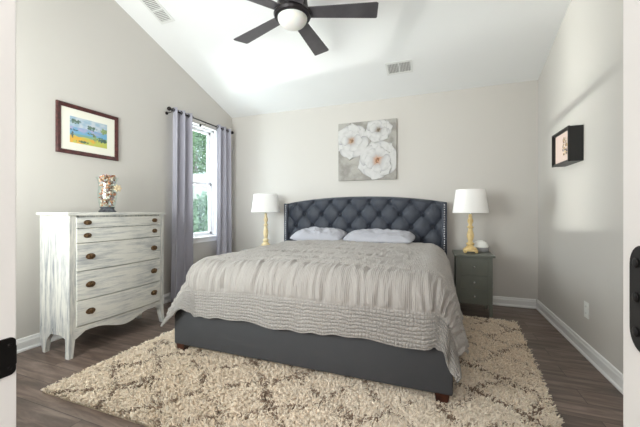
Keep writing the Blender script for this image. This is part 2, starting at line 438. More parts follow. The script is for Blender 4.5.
for q, (sx_, sy_, lab) in enumerate(((-6.3, 6.3, 'pale green shrub nearest along the garden fence'), (-6.35, 7.4, 'pale green shrub in the middle of the garden fence'), (-6.3, 8.5, 'pale green shrub farthest along the garden fence'))):
    sh = thing('garden_shrub', lab, 'shrub', (sx_, sy_, -0.45), 'shrubs along the garden fence'); bm = new(); rr = random.Random(q)
    for k in range(1500):
        d = Vector((rr.gauss(0, 1), rr.gauss(0, 1), rr.gauss(0, 1))).normalized()*(0.6+0.4*rr.random())
        c = Vector((sx_+d.x*0.5, sy_+d.y*0.5, 0.62+d.z*1.0))
        a = Vector((rr.gauss(0, 1), rr.gauss(0, 1), rr.gauss(0, 1))).normalized()*0.07; b = a.orthogonal().normalized()*0.04
        bm.faces.new([bm.verts.new(p) for p in (c-a, c+b, c+a, c-b)])
    obj('foliage', bm, M_shrub, sh, recalc=False)
    bm = new(); tube(bm, [(sx_, sy_, -0.45), (sx_+0.02, sy_+0.02, 0.4)], 0.03); obj('stem', bm, M_bark, sh)
# small jar on the sill
j = thing('sill_jar', 'tiny white jar with a dark foot on the window sill', 'jar', (XL-0.012, 3.14, WZ0+0.018))
bm = new(); lathe(bm, [(0.024, WZ0+0.042), (0.027, WZ0+0.05), (0.027, WZ0+0.105), (0.022, WZ0+0.11)], XL-0.012, 3.14, 20); obj('cup', bm, M_plastic, j, 40)
bm = new(); lathe(bm, [(0.026, WZ0+0.0185), (0.026, WZ0+0.042)], XL-0.012, 3.14, 20); obj('foot', bm, M_matte_black, j, 40)

# ------------------------------------------------------------------ curtains and rod
RX, RZ = -2.83, 2.205
rod = thing('curtain_rod', 'dark bronze curtain rod with ball finials above the window', 'curtain rod', (RX, 3.29, RZ))
bm = new(); tube(bm, [(RX, 2.72, RZ), (RX, 3.835, RZ)], 0.0085, 14); obj('pole', bm, M_rod, rod, 40)
for y, s in ((2.70, -1), (3.855, 1)):
    bm = new(); ball(bm, (RX, y, RZ), 0.024); tube(bm, [(RX, y-s*0.03, RZ), (RX, y-s*0.015, RZ)], 0.014); obj('finial', bm, M_rod, rod, 50)
for y in (2.745, 3.29, 3.818):
    bm = new(); tube(bm, [(XL+0.004, y, RZ-0.028), (RX, y, RZ-0.022), (RX, y, RZ-0.008)], 0.005, 8)
    tube(bm, [(XL-0.0005, y, RZ-0.028), (XL+0.006, y, RZ-0.028)], 0.018, 16); obj('bracket', bm, M_rod, rod, 40)

def curtain(y0, y1, label, seed, z0=0.012, flare=0.0):
    t = thing('curtain', label, 'curtain', (RX, (y0+y1)/2, 0), 'curtains on the rod')
    ztop = RZ+0.035; nf = 2.5; NU, NV = 150, 50
    bm = new(); rows = []
    rs = random.Random(seed); ph = [rs.random()*6 for _ in range(4)]
    for j in range(NV+1):
        v = j/NV; z = ztop+(z0-ztop)*v; row = []
        wid = 1+flare*v
        for i in range(NU+1):
            u = i/NU
            y = (y0+y1)/2+((u-0.5)*(y1-y0)*wid)+0.008*math.sin(3*v+ph[0])*v
            amp = 0.036+0.012*v*math.sin(ph[1]+u*4)
            x = RX+amp*math.sin(2*PI*nf*u+0.35*math.sin(v*2.4+ph[2])*v+PI/2*0)+0.007*noise.noise(Vector((u*5+seed, v*3, 0)))*(0.3+v)
            y += 0.012*math.sin(4*PI*nf*u)*(0.6+0.4*v)
            row.append(bm.verts.new((x, y, z)))
        rows.append(row)
    for a, b in zip(rows, rows[1:]):
        for i in range(NU): bm.faces.new((a[i], a[i+1], b[i+1], b[i]))
    p = obj('fabric', bm, M_curtain, t, 180, recalc=False)
    s = p.modifiers.new('thick', 'SOLIDIFY'); s.thickness = 0.003; s.offset = 0
    for k in range(6):
        u = k/nf/2
        y = (y0+y1)/2+(u-0.5)*(y1-y0)
        if abs(y-(y0+y1)/2) > (y1-y0)/2+0.001: continue
        bm = new(); n = 20
        ring = []
        for a in range(n):
            A = 2*PI*a/n; cc = []
            for b in range(6):
                B = 2*PI*b/6; R_ = 0.021+0.004*math.cos(B)
                cc.append(bm.verts.new((RX+R_*math.cos(A), y+0.004*math.sin(B), RZ+R_*math.sin(A))))
            ring.append(cc)
        for a in range(n):
            for b in range(6): bm.faces.new((ring[a][b], ring[(a+1) % n][b], ring[(a+1) % n][(b+1) % 6], ring[a][(b+1) % 6]))
        obj('grommet', bm, M_rod, t, 60)
curtain(2.755, 3.045, 'lavender grey curtain panel left of the window, behind the dresser', 3, 0.012, 0.12)
curtain(3.520, 3.805, 'lavender grey curtain panel right of the window, nearest the corner', 8, 0.012, 0.10)

# ------------------------------------------------------------------ dresser
D0, D1 = 1.447, 2.258        # along y
DXB, DXF = -2.785, -2.445    # back, front corners
BOW = 0.028
def fx(y, off=0.0, y0=D0, y1=D1):
    t = (y-y0)/(y1-y0); t = max(0, min(1, t))
    return DXF+off+BOW*math.sin(PI*t)**1.0*(1 if 1 else 0)
def bowed(bm, y0, y1, z0, z1, back, off, n=24, bev=0.0):
    pts = [(back, y0)]+[(fx(y0+(y1-y0)*i/n, off), y0+(y1-y0)*i/n) for i in range(n+1)]+[(back, y1)]
    A = [bm.verts.new((p[0], p[1], z0)) for p in pts]; B = [bm.verts.new((p[0], p[1], z1)) for p in pts]
    m = len(pts); fs = [bm.faces.new(A[::-1]), bm.faces.new(B)]
    for i in range(m): fs.append(bm.faces.new((A[i], A[(i+1) % m], B[(i+1) % m], B[i])))
    if bev:
        es = set(e for f in fs[:2] for e in f.edges); bmesh.ops.bevel(bm, geom=list(es), offset=bev, segments=2, affect='EDGES', profile=0.5)
dr = thing('dresser', 'whitewashed bow-front wooden dresser with five drawers on the left wall', 'dresser', (-2.62, 1.86, 0))
bm = new(); bowed(bm, D0+0.004, D1-0.004, 0.175, 1.018, DXB, -0.022); obj('body', bm, M_dv, dr)
bm = new(); bowed(bm, D0-0.014, D1+0.014, 1.018, 1.040, DXB-0.012, 0.016, bev=0.005); obj('top', bm, M_dh, dr)
DZs = [1.006, 0.924, 0.815, 0.610, 0.398, 0.212]
for k in range(5):
    zt_, zb_ = DZs[k]-0.003, DZs[k+1]+0.003
    bm = new(); bowed(bm, D0+0.045, D1-0.045, zb_, zt_, DXF-0.05, 0.009, bev=0.003)
    d = obj('drawer', bm, M_dh, dr)
    for yk in (1.580 if k > 1 else 1.560, 2.138 if k > 1 else 2.145):
        zz = (zt_+zb_)/2; xk = fx(yk, 0.010)
        s = 1.0 if k > 1 else 0.82
        bm = new()
        ball(bm, (xk+0.001, yk, zz), (0.005, 0.036*s, 0.023*s), 20, 12)
        ball(bm, (xk+0.005, yk, zz), (0.008, 0.021*s, 0.012*s), 16, 10)
        pts = [(xk+0.006+0.012*math.sin(PI*i/8), yk-0.022*s+0.044*s*i/8, zz-0.004-0.013*s*math.sin(PI*i/8)) for i in range(9)]
        tube(bm, pts, 0.0028, 6)
        obj('handle', bm, M_brass, d, 50)
# front corner legs (with the side stile above), rear feet and scalloped apron
for yc, s in ((D0, -1), (D1, 1)):
    bm = new(); pr = []
    n = 22
    for i in range(n+1):
        z = 1.018*(i/n)**1.5
        k = max(0, 1-z/0.16)
        w = 0.022+0.024*min(1, z/0.19)   # widens upward
        out = 0.012*k*k
        ya, yb_ = yc+s*out, yc-s*(w-out*0.4)
        xa, xb_ = DXF+0.006+0.010*k*k, DXF-0.045+0.02*k
        y_lo, y_hi = min(ya, yb_), max(ya, yb_)
        pr.append([bm.verts.new(p) for p in ((xb_, y_lo, z), (xa, y_lo, z), (xa, y_hi, z), (xb_, y_hi, z))])
    for a, b in zip(pr, pr[1:]):
        for i in range(4): bm.faces.new((a[i], a[(i+1) % 4], b[(i+1) % 4], b[i]))
    bm.faces.new(pr[0][::-1]); bm.faces.new(pr[-1])
    obj('leg', bm, M_dv, dr)
for yc, s in ((D0, -1), (D1, 1)):
    bm = new(); prism(bm, [(DXB+0.035, 0), (DXB+0.062, 0), (DXB+0.085, 0.10), (DXB+0.14, 0.16), (DXB+0.16, 0.19), (DXB, 0.19), (DXB+0.006, 0.10)], 'y', yc-s*0.002, yc-s*0.032)
    obj('leg', bm, M_dv, dr)
bm = new(); n = 60; A = []; B = []
for i in range(n+1):
    t = i/n; y = D0+0.03+(D1-D0-0.06)*t
    c = abs(t-0.5)*2
    if c > 0.78: zb = 0.175-0.055*(c-0.78)/0.22
    elif c > 0.62: zb = 0.175-0.020*math.sin(PI*(c-0.62)/0.16)*0-0.0
    else: zb = 0.172-0.052*(0.5+0.5*math.cos(PI*c/0.62))
    x = fx(y, 0.004)
    A.append((bm.verts.new((x, y, zb)), bm.verts.new((x, y, 0.208))))
    B.append((bm.verts.new((x-0.022, y, zb)), bm.verts.new((x-0.022, y, 0.208))))
for i in range(n):
    bm.faces.new((A[i][0], A[i+1][0], A[i+1][1], A[i][1])); bm.faces.new((B[i][1], B[i+1][1], B[i+1][0], B[i][0]))
    bm.faces.new((A[i+1][0], A[i][0], B[i][0], B[i+1][0])); bm.faces.new((A[i][1], A[i+1][1], B[i+1][1], B[i][1]))
obj('apron', bm, M_dh, dr)
bm = new(); prism(bm, [(DXB+0.10, 0.18), (DXB+0.14, 0.16), (-2.70, 0.148), (-2.55, 0.148), (-2.50, 0.13), (-2.47, 0.13), (-2.47, 0.18)], 'y', D0+0.006, D0+0.024)
obj('side_apron', bm, M_dv, dr)

# vase of shells and dried flowers on the dresser
VX, VY, VZ = -2.64, 1.86, 1.040
va = thing('glass_vase', 'clear flared glass vase with dark foot standing on the dresser', 'vase', (VX, VY, VZ))
prof = [(0.055, 0.045), (0.062, 0.07), (0.070, 0.12), (0.072, 0.16), (0.066, 0.20), (0.064, 0.23), (0.072, 0.27), (0.084, 0.298)]
bm = new()
for dr_ in (0, -0.003):
    rings = [[bm.verts.new((VX+(r+dr_)*math.cos(2*PI*i/32), VY+(r+dr_)*math.sin(2*PI*i/32), VZ+z)) for i in range(32)] for r, z in prof]
    for a, b in zip(rings, rings[1:]):
        for i in range(32): bm.faces.new((a[i], a[(i+1) % 32], b[(i+1) % 32], b[i]))
M_vase = glassmat(); M_vase.name = 'vase_glass'; M_vase.node_tree.nodes['Mix Shader'].inputs[0].default_value = 0.05; M_vase.node_tree.nodes['Glossy BSDF'].inputs['Roughness'].default_value = 0.12
obj('bowl', bm, M_vase, va, 60, recalc=False)
M_foot = mat("dark_glass_foot", srgb(84, 86, 92), 0.12, var=(srgb(50, 52, 58), 40, 0.4, 0.6))
bm = new(); lathe(bm, [(0.064, VZ+0.0005), (0.066, VZ+0.008), (0.056, VZ+0.018), (0.050, VZ+0.030), (0.055, VZ+0.045)], VX, VY, 32); obj('foot', bm, M_foot, va, 40)
bm = new(); rr = random.Random(4); cols = []
pal = [srgb(226, 204, 178), srgb(216, 140, 90), srgb(176, 110, 72), srgb(236, 226, 214), srgb(150, 126, 130), srgb(120, 88, 66), srgb(204, 160, 120), srgb(190, 180, 190), srgb(240, 236, 230)]
for k in range(230):
    z = 0.052+0.245*rr.random()
    R_ = np.interp(z, [p[1] for p in prof], [p[0] for p in prof])-0.016
    a = rr.random()*2*PI; q = R_*math.sqrt(rr.random())
    if k > 190: z = 0.285+rr.random()*0.03
    n0 = len(bm.verts)
    m = Matrix.Rotation(rr.random()*6, 4, 'X') @ Matrix.Rotation(rr.random()*6, 4, 'Y')
    s = 0.007+0.007*rr.random()
    ball(bm, (VX+q*math.cos(a), VY+q*math.sin(a), VZ+z), (s*1.3, s, s*0.5), 8, 6, m)
    c = pal[rr.randrange(len(pal))]
    cols += [c]*(len(bm.verts)-n0)
fill = obj('potpourri', bm, attr_mat('dried_petals_and_shells'), None, 60); setpaint(fill, cols)
tag(fill, 'mixed shells and dried orange petals filling the glass vase', 'potpourri', kind='stuff')
bm = new(); 
for k in range(7):
    a = 2*PI*k/7
    m = Matrix.Rotation(a, 4, 'X')
    ball(bm, Vector((VX+0.078, VY+0.035, VZ+0.205))+Vector((0.0, 0.020*math.cos(a), 0.016*math.sin(a))), (0.004, 0.018, 0.009), 10, 8, m)
fl = obj('dried_flower', bm, mat('cream_dried_petals', srgb(226, 204, 168), 0.8), None, 60)
tag(fl, 'cream dried flower tied on the right side of the glass vase', 'dried flower')

# ------------------------------------------------------------------ framed watercolour on left wall
PY0, PY1, PZ0, PZ1 = 1.626, 2.153, 1.535, 1.958
def frame_bm(u0, u1, z0, z1, w, depth, axis, plane, sgn, step=None):
    """mitred frame standing off `plane` towards sgn"""
    bm = new()
    def P(u, z, d):
        return (plane+sgn*d, u, z) if axis == 'x' else (u, plane+sgn*d, z)
    loops = []
    for ins, d in ((0, 0.001), (0, depth*0.8), (w*0.18, depth), (w*0.7, depth*0.82), (w, depth*0.62), (w, depth*0.25)):
        loops.append([bm.verts.new(P(u, z, d)) for u, z in ((u0+ins, z0+ins), (u1-ins, z0+ins), (u1-ins, z1-ins), (u0+ins, z1-ins))])
    for a, b in zip(loops, loops[1:]):
        for i in range(4): bm.faces.new((a[i], a[(i+1) % 4], b[(i+1) % 4], b[i]))
    return bm
pic = thing('framed_picture', 'framed watercolour landscape in a cherry wood frame above the dresser', 'picture', (XL, 1.89, 1.53))
M_cherry = mat('cherry_frame', srgb(92, 50, 48), 0.3, var=(srgb(68, 36, 36), 30, 0.4, 0.6))
obj('frame', frame_bm(PY0, PY1, PZ0, PZ1, 0.034, 0.022, 'x', XL, 1), M_cherry, pic)
bm = new(); box(bm, (XL+0.001, PY0+0.03, PZ0+0.03), (XL+0.0085, PY1-0.03, PZ1-0.03)); obj('mat_board', bm, mat('ivory_mat_board', srgb(240, 238, 226), 0.8), pic)
ua, ub, va_, vb = PY0+0.102, PY1-0.108, PZ0+0.100, PZ1-0.100
nu, nv = 90, 62
bm = new(); vs = []; cols = []
blobs = [(0.13, 0.83, 0.15, 0.09, (84, 112, 96)), (0.56, 0.70, 0.13, 0.09, (78, 110, 92)), (0.9, 0.66, 0.10, 0.13, (132, 160, 96)), (0.12, 0.50, 0.10, 0.035, (64, 90, 110)), (0.52, 0.47, 0.10, 0.035, (90, 120, 96)), (0.06, 0.33, 0.03, 0.12, (80, 100, 100)), (0.66, 0.30, 0.05, 0.13, (140, 170, 100)), (0.90, 0.28, 0.16, 0.10, (58, 92, 78)), (0.34, 0.08, 0.16, 0.05, (70, 100, 70)), (0.78, 0.36, 0.05, 0.04, (90, 120, 100)), (0.62, 0.42, 0.03, 0.08, (96, 118, 80))]
for j in range(nv+1):
    for i in range(nu+1):
        u, v = i/nu, j/nv
        nz = noise.noise(Vector((u*9, v*9, 1.7))); n2 = noise.noise(Vector((u*22, v*22, 5.1)))
        if v > 0.62: c = Vector((158, 190, 214)).lerp(Vector((206, 216, 226)), min(1, max(0, 0.5+nz*1.6)))
        elif v > 0.36: c = Vector((176, 172, 214)).lerp(Vector((104, 172, 214)), min(1, max(0, (0.66-v)*4+nz)))
        elif v > 0.28+0.05*nz: c = Vector((106, 160, 170)).lerp(Vector((150, 190, 120)), u)
        else: c = Vector((240, 178, 52)).lerp(Vector((198, 204, 84)), min(1, max(0, u*1.3+nz*1.2)))
        for bx_, by_, rx_, ry_, bc in blobs:
            d = ((u-bx_)/rx_)**2+((v-by_)/ry_)**2+n2*1.3+nz*0.5
            if d < 0.8: c = Vector(bc)*(1+0.3*n2)
        vs.append(bm.verts.new((XL+0.0095, ua+(ub-ua)*u, va_+(vb-va_)*v))); cols.append(srgb(*[max(0, min(255, q*0.8+36)) for q in c]))
for j in range(nv):
    for i in range(nu):
        k = j*(nu+1)+i; bm.faces.new((vs[k], vs[k+1], vs[k+nu+2], vs[k+nu+1]))
o = obj('painting', bm, attr_mat('watercolour_paint', 0.8), pic, recalc=False); setpaint(o, cols)
sm = o.modifiers.new('t', 'SOLIDIFY'); sm.thickness = 0.0008; sm.offset = 0

# ------------------------------------------------------------------ flower canvas on back wall
CX0, CX1, CZ0, CZ1 = -1.217, -0.465, 1.445, 2.195
CY = YB-0.038
cv = thing('flower_canvas', 'square canvas of large white flowers hung above the bed', 'canvas painting', ((CX0+CX1)/2, YB, CZ0))
M_cbg = mat('grey_mottled_canvas', srgb(176, 172, 166), 0.85, bump=(60, 0.5), var=(srgb(150, 146, 140), 9, 0.42, 0.62))
bm = new(); box(bm, (CX0, CY, CZ0), (CX1, YB-0.001, CZ1), 0.003); obj('canvas', bm, M_cbg, cv)
M_petal = attr_mat('thick_white_oil_paint', 0.75, bump=(70, 0.6))
S = CX1-CX0
def flower(cx, cz, R, n, a0, core, label, seed):
    rr = random.Random(seed); bm = new(); cols = []
    order = list(range(n))
    layers = [(1.0, 0), (0.66, 0.5)]
    for li, (ls, lo) in enumerate(layers):
        for k in order:
            a = a0+2*PI*(k+lo)/n+rr.uniform(-0.12, 0.12)
            L_ = R*ls*rr.uniform(0.86, 1.05); Wd = L_*rr.uniform(0.42, 0.54)
            nr, nw = 10, 8; g = []
            base = 0.001+0.0045*li+0.0018*(k % 3)
            for i in range(nr+1):
                t = i/nr; row = []
                for j in range(nw+1):
                    s = j/nw*2-1
                    wv = 1+0.10*noise.noise(Vector((k*3.1+seed, s*2.5, li)))
                    ww = Wd*1.12*min(1, 0.12+t*1.9)**0.7*(math.sqrt(max(0.0, 1-((t-0.5)/0.5)**2)) if t > 0.5 else 1)
                    lx = L_*t*wv*(1-0.10*abs(s)**2*t); ly = s*ww
                    x = cx+lx*math.cos(a)-ly*math.sin(a); z = cz+lx*math.sin(a)+ly*math.cos(a)
                    h = base+0.005*(1-s*s)*math.sin(PI*min(1, t+0.05))
                    x = min(max(x, CX0+0.003), CX1-0.003); z = min(max(z, CZ0+0.003), CZ1-0.003)
                    row.append(bm.verts.new((x, CY-h, z)))
                    e = 0.0; q = max(0, 1-t*ls*4.2)
                    nn = noise.noise(Vector((x*25, z*25, seed)))
                    c = Vector((210, 208, 206))*(1+0.12*nn)
                    c = c.lerp(Vector((150, 148, 154)), min(1, max(0, 0.75*max(0, 0.62-t)/0.62+0.35*nn+0.5*max(0, abs(s)-0.72)/0.28)))
                    c = c.lerp(Vector(core), min(1, q*1.1))
                    cols.append(srgb(*[max(0, min(255, m_)) for m_ in c]))
                g.append(row)
            for i in range(nr):
                for j in range(nw): bm.faces.new((g[i][j], g[i][j+1], g[i+1][j+1], g[i+1][j]))
    o = obj('painted_flower', bm, M_petal, cv, 180, recalc=False); setpaint(o, cols); o['label'] = label
    bm = new()
    for k in range(14):
        a = rr.random()*2*PI; q = R*0.11*math.sqrt(rr.random())
        ball(bm, (cx+q*math.cos(a), CY-0.010, cz+q*math.sin(a)), (R*0.03, 0.004, R*0.03), 8, 6)
    obj('flower_centre', bm, mat('brown_stamens', srgb(*[int(c*0.72) for c in core]), 0.8), o)
def cp(px, py): return (CX0+(px-45)/308*S, CZ1-(py-68)/308*S)
flower(*cp(118, 165), 0.245, 6, 0.5, (188, 150, 120), 'white flower at the upper left with a tan centre', 11)
flower(*cp(262, 120), 0.185, 6, 0.2, (150, 134, 116), 'smaller white flower at the upper right', 12)
flower(*cp(255, 275), 0.28, 7, 0.9, (206, 152, 118), 'largest white flower at the lower right with orange brown centre', 13)

# ------------------------------------------------------------------ shadow box on the right wall
BX = 0.922
sb = thing('shadow_box', 'deep black shadow box frame on the right wall', 'shadow box', (XR, 3.03, 1.42))
bm = new(); y0_, y1_, z0_, z1_ = 2.85, 3.205, 1.425, 1.690; w = 0.018
for a, b in (((BX+0.012, y0_, z0_), (XR-0.001, y0_+w, z1_)), ((BX+0.012, y1_-w, z0_), (XR-0.001, y1_, z1_)), ((BX+0.012, y0_+w, z0_), (XR-0.001, y1_-w, z0_+w)), ((BX+0.012, y0_+w, z1_-w), (XR-0.001, y1_-w, z1_))): box(bm, a, b)
obj('box', bm, M_matte_black, sb)
bm = new(); w = 0.012; y0_ -= 0.002; y1_ += 0.002; z0_ -= 0.002; z1_ += 0.002
for a, b in (((BX, y0_, z0_), (BX+0.012, y0_+w, z1_)), ((BX, y1_-w, z0_), (BX+0.012, y1_, z1_)), ((BX, y0_+w, z0_), (BX+0.012, y1_-w, z0_+w)), ((BX, y0_+w, z1_-w), (BX+0.012, y1_-w, z1_))): box(bm, a, b)
obj('front_frame', bm, M_matte_black, sb)
bm = new(); box(bm, (BX+0.022, 2.862, 1.437), (BX+0.030, 3.193, 1.678)); obj('backing', bm, mat('blush_backing', srgb(222, 200, 190), 0.8), sb)
bm = new(); rr = random.Random(5); cols = []
for k in range(60):
    n0 = len(bm.verts); a = rr.random()*2*PI; q = math.sqrt(rr.random())
    ball(bm, (BX+0.018, 2.97+0.045*q*math.cos(a), 1.555+0.075*q*math.sin(a)), (0.004, 0.008+0.006*rr.random(), 0.008+0.006*rr.random()), 8, 6)
    c = [srgb(206, 176, 130), srgb(150, 120, 96), srgb(222, 206, 190), srgb(120, 110, 120)][rr.randrange(4)]; cols += [c]*(len(bm.verts)-n0)
o = obj('dried_bouquet', bm, attr_mat('dried_bouquet_petals'), sb, 60); setpaint(o, cols)

# outlet
ol = thing('wall_outlet', 'white duplex outlet plate low on the right wall', 'outlet', (XR, 2.797, 0.332))
bm = new(); box(bm, (XR-0.006, 2.762, 0.275), (XR-0.0005, 2.832, 0.390), 0.002); obj('plate', bm, M_plastic, ol)
for z in (0.308, 0.356):
    bm = new(); prism(bm, [(2.797+p[0], z+p[1]) for p in rrect(0.034, 0.028, 0.010)], 'x', XR-0.008, XR-0.006); r = obj('socket', bm, M_plastic, ol)
    bm = new(); box(bm, (XR-0.0085, 2.789, z-0.003), (XR-0.008, 2.7905, z+0.007)); box(bm, (XR-0.0085, 2.803, z-0.003), (XR-0.008, 2.8045, z+0.007)); obj('slot', bm, M_matte_black, r)

# ceiling vents
def vent(x0, x1, y0, y1, label, along):
    t = thing('ceiling_vent', label, 'vent', ((x0+x1)/2, (y0+y1)/2, zc((y0+y1)/2)), 'ceiling air vents')
    def Q(x, y, d): return (x, y-d*0.32, zc(y)-d*0.947)
    def slab(bm, xa, xb, ya, yb_, da, db):
        A = [bm.verts.new(Q(x, y, da)) for x, y in ((xa, ya), (xb, ya), (xb, yb_), (xa, yb_))]
        B = [bm.verts.new(Q(x, y, db)) for x, y in ((xa, ya), (xb, ya), (xb, yb_), (xa, yb_))]
        bm.faces.new(A); bm.faces.new(B[::-1])
        for i in range(4): bm.faces.new((A[i], B[i], B[(i+1) % 4], A[(i+1) % 4]))
    e = 0.022
    bm = new()
    slab(bm, x0-e, x1+e, y0-e, y0, 0.0, 0.008); slab(bm, x0-e, x1+e, y1, y1+e, 0.0, 0.008); slab(bm, x0-e, x0, y0, y1, 0.0, 0.008); slab(bm, x1, x1+e, y0, y1, 0.0, 0.008)
    if along == 'x': slab(bm, (x0+x1)/2-0.006, (x0+x1)/2+0.006, y0, y1, 0.0, 0.008)
    else: slab(bm, x0, x1, (y0+y1)/2-0.006, (y0+y1)/2+0.006, 0.0, 0.008)
    obj('frame', bm, M_vent, t)
    bm = new(); slab(bm, x0, x1, y0, y1, 0.0005, 0.002); obj('duct_opening', bm, M_ventdark, t)
    bm = new(); n = 15
    for k in range(n):
        if along == 'x':
            x = x0+(x1-x0)*(k+0.5)/n
            slab(bm, x-0.002, x+0.002, y0, y1, 0.002, 0.006)
        else:
            y = y0+(y1-y0)*(k+0.5)/n
            slab(bm, x0, x1, y-0.002, y+0.002, 0.002, 0.006)
    obj('louvers', bm, M_vent, t)
vent(-0.505, -0.268, 3.435, 3.565, 'white ceiling air vent above the bed, right of the fan', 'x')
vent(-2.635, -2.505, 2.19, 2.42, 'white ceiling air vent close to the left wall', 'y')

# ------------------------------------------------------------------ ceiling fan
FX, FY, FZ = -1.054, 2.20, 2.585
fan = thing('ceiling_fan', 'dark five-bladed ceiling fan with a frosted dome light', 'ceiling fan', (FX, FY, FZ))
bm = new(); ztop = zc(FY)
lathe(bm, [(0.02, ztop-0.10), (0.05, ztop-0.085), (0.07, ztop-0.03), (0.07, ztop+0.02)], FX, FY, 28); obj('canopy', bm, M_fanbody, fan, 40)
bm = new(); lathe(bm, [(0.013, FZ+0.14), (0.013, ztop-0.09)], FX, FY, 16); obj('downrod', bm, M_fanbody, fan, 40)
bm = new(); lathe(bm, [(0.118, FZ-0.035), (0.138, FZ-0.030), (0.146, FZ-0.012), (0.140, FZ+0.01), (0.118, FZ+0.022), (0.122, FZ+0.05), (0.116, FZ+0.10), (0.08, FZ+0.135), (0.03, FZ+0.15)], FX, FY, 40)
obj('motor_housing', bm, M_fanbody, fan, 35)
bm = new(); R_ = 0.115
lathe(bm, [(R_*math.cos(a), FZ-0.033-0.078*math.sin(a)) for a in [PI/2*i/12 for i in range(13)][::-1] if math.cos(a) > 0.001 or True][1:]+[(R_, FZ-0.03)], FX, FY, 40)
obj('light_dome', bm, M_dome, fan, 60)
for k in range(5):
    A = TH-0.05+2*PI*k/5
    bm = new(); M = Matrix.Translation((FX, FY, FZ+0.008)) @ Matrix.Rotation(A, 4, 'Z') @ Matrix.Rotation(math.radians(-9), 4, 'X')
    pts = [(0.12, -0.052), (0.64, -0.076), (0.656, -0.068), (0.662, 0.066), (0.655, 0.076), (0.12, 0.052)]
    prism(bm, pts, 'z', -0.004, 0.004, 0.0015); bmesh.ops.transform(bm, matrix=M, verts=bm.verts)
    b = obj('blade', bm, M_fan, fan)
    bm = new(); prism(bm, [(0.09, -0.022), (0.19, -0.034), (0.20, 0), (0.19, 0.034), (0.09, 0.022)], 'z', 0.004, 0.010); bmesh.ops.transform(bm, matrix=M, verts=bm.verts)
    obj('blade_iron', bm, M_fanbody, b)

# ------------------------------------------------------------------ bed
BXL, BXR, BY0 = -1.825, 0.080, 1.785
bed = thing('bed', 'slate blue upholstered bed with a tufted headboard and walnut feet', 'bed', ((BXL+BXR)/2, 2.8, 0))
def soft_box(bm, a, b, r): box(bm, a, b, r, 4)
bm = new(); soft_box(bm, (BXL, BY0, 0.068), (BXR, BY0+0.07, 0.345), 0.012); obj('footboard', bm, M_rail, bed, 40)
bm = new(); soft_box(bm, (BXL, BY0+0.06, 0.068), (BXL+0.05, 3.80, 0.345), 0.012); obj('side_rail', bm, M_rail, bed, 40)
bm = new(); soft_box(bm, (BXR-0.05, BY0+0.06, 0.068), (BXR, 3.80, 0.345), 0.012); obj('side_rail', bm, M_rail, bed, 40)
bm = new(); box(bm, (BXL+0.04, BY0+0.06, 0.22), (BXR-0.04, 3.80, 0.26)); obj('slat_deck', bm, M_rail, bed)
for x, y in ((BXL+0.055, BY0+0.04), (BXR-0.055, BY0+0.04), (-0.87, 2.8)):
    bm = new(); pr = []
    for z, w_ in ((0.002, 0.026), (0.075, 0.038)):
        pr.append([bm.verts.new((x+sx*w_, y+sy*w_, z)) for sx, sy in ((-1, -1), (1, -1), (1, 1), (-1, 1))])
    for i in range(4): bm.faces.new((pr[0][i], pr[0][(i+1) % 4], pr[1][(i+1) % 4], pr[1][i]))
    bm.faces.new(pr[0][::-1]); bm.faces.new(pr[1]); obj('foot', bm, M_walnut, bed)
# headboard
HX0, HX1 = -1.93, 0.105; HC = (HX0+HX1)/2
HY = 3.84
def htop(x):
    t = min(1, abs(x-HC)/((HX1-HX0)/2))
    return 1.150+0.082*(1-t**2.2)
SXP, SZP = 0.248, 0.300
def puff(x, z):
    a = (x-(-0.905))/SXP+(z-1.012)/SZP; b = (x-(-0.905))/SXP-(z-1.012)/SZP
    pa, pb = abs(math.sin(PI*a)), abs(math.sin(PI*b))
    fall = (pa*pb)**0.42
    da = a-round(a); db = b-round(b)
    d2 = math.hypot(da, db)
    pit = math.exp(-(d2/0.13)**2)
    lo = min(pa, pb)
    return 0.006*(1-math.exp(-lo/0.20))+0.022*(pa*pb)**0.8-0.040*pit
wi = 0.055
bm = new(); NX, NZ = 330, 130; g = []
for i in range(NX+1):
    x = HX0+wi-0.01+(HX1-HX0-2*wi+0.02)*i/NX; zt_ = htop(x)-0.006; row = []
    for j in range(NZ+1):
        z = 0.42+(zt_-0.42)*j/NZ
        edge = min(1, (zt_-z)/0.045); edge = math.sqrt(max(0, 1-(1-edge)**2))
        row.append(bm.verts.new((x, HY-0.010-(puff(x, z)+0.022)*edge, z)))
    row.append(bm.verts.new((x, HY+0.03, zt_)))
    g.append(row)
for i in range(NX):
    for j in range(NZ+1): bm.faces.new((g[i][j], g[i+1][j], g[i+1][j+1], g[i][j+1]))
hb = obj('headboard', bm, M_navy, bed, 180, recalc=False)
bm = new(); n = 40
pts = [(HX0+(HX1-HX0)*i/n, htop(HX0+(HX1-HX0)*i/n)) for i in range(n+1)]
prism(bm, [(HX0, 0.03), ]+pts+[(HX1, 0.03)], 'y', HY, HY+0.075, 0.004); obj('headboard_frame', bm, M_navy, bed)
# buttons
for rz in range(4):
    z = 1.012-rz*SZP/2
    if z < 0.6: continue
    for k in range(-4, 5):
        x = -0.905+SXP*(k+(0.5 if rz % 2 else 0))
        if x < HX0+wi+0.03 or x > HX1-wi-0.03: continue
        bm = new(); ball(bm, (x, HY-0.026, z), (0.011, 0.007, 0.011), 14, 8); obj('button', bm, M_navy, hb, 60)
for x0_, x1_, s in ((HX0, HX0+wi, 1), (HX1-wi, HX1, -1)):
    bm = new(); soft_box(bm, (x0_, HY-0.085, 0.03), (x1_, HY+0.01, 1.150), 0.010); wgo = obj('wing', bm, M_navy, bed, 40)
    bm = new(); ball(bm, (0, 0, 0), (0.0085, 0.005, 0.0085), 10, 8)
    n0_ = obj('nailhead', bm, M_nail, None, 60); n0_.parent = wgo; n0_.location = ((x0_+x1_)/2, HY-0.086, 0.10)
    for k in range(1, 39):
        q = n0_.copy(); C.objects.link(q); q.location.z = 0.10+k*0.0268

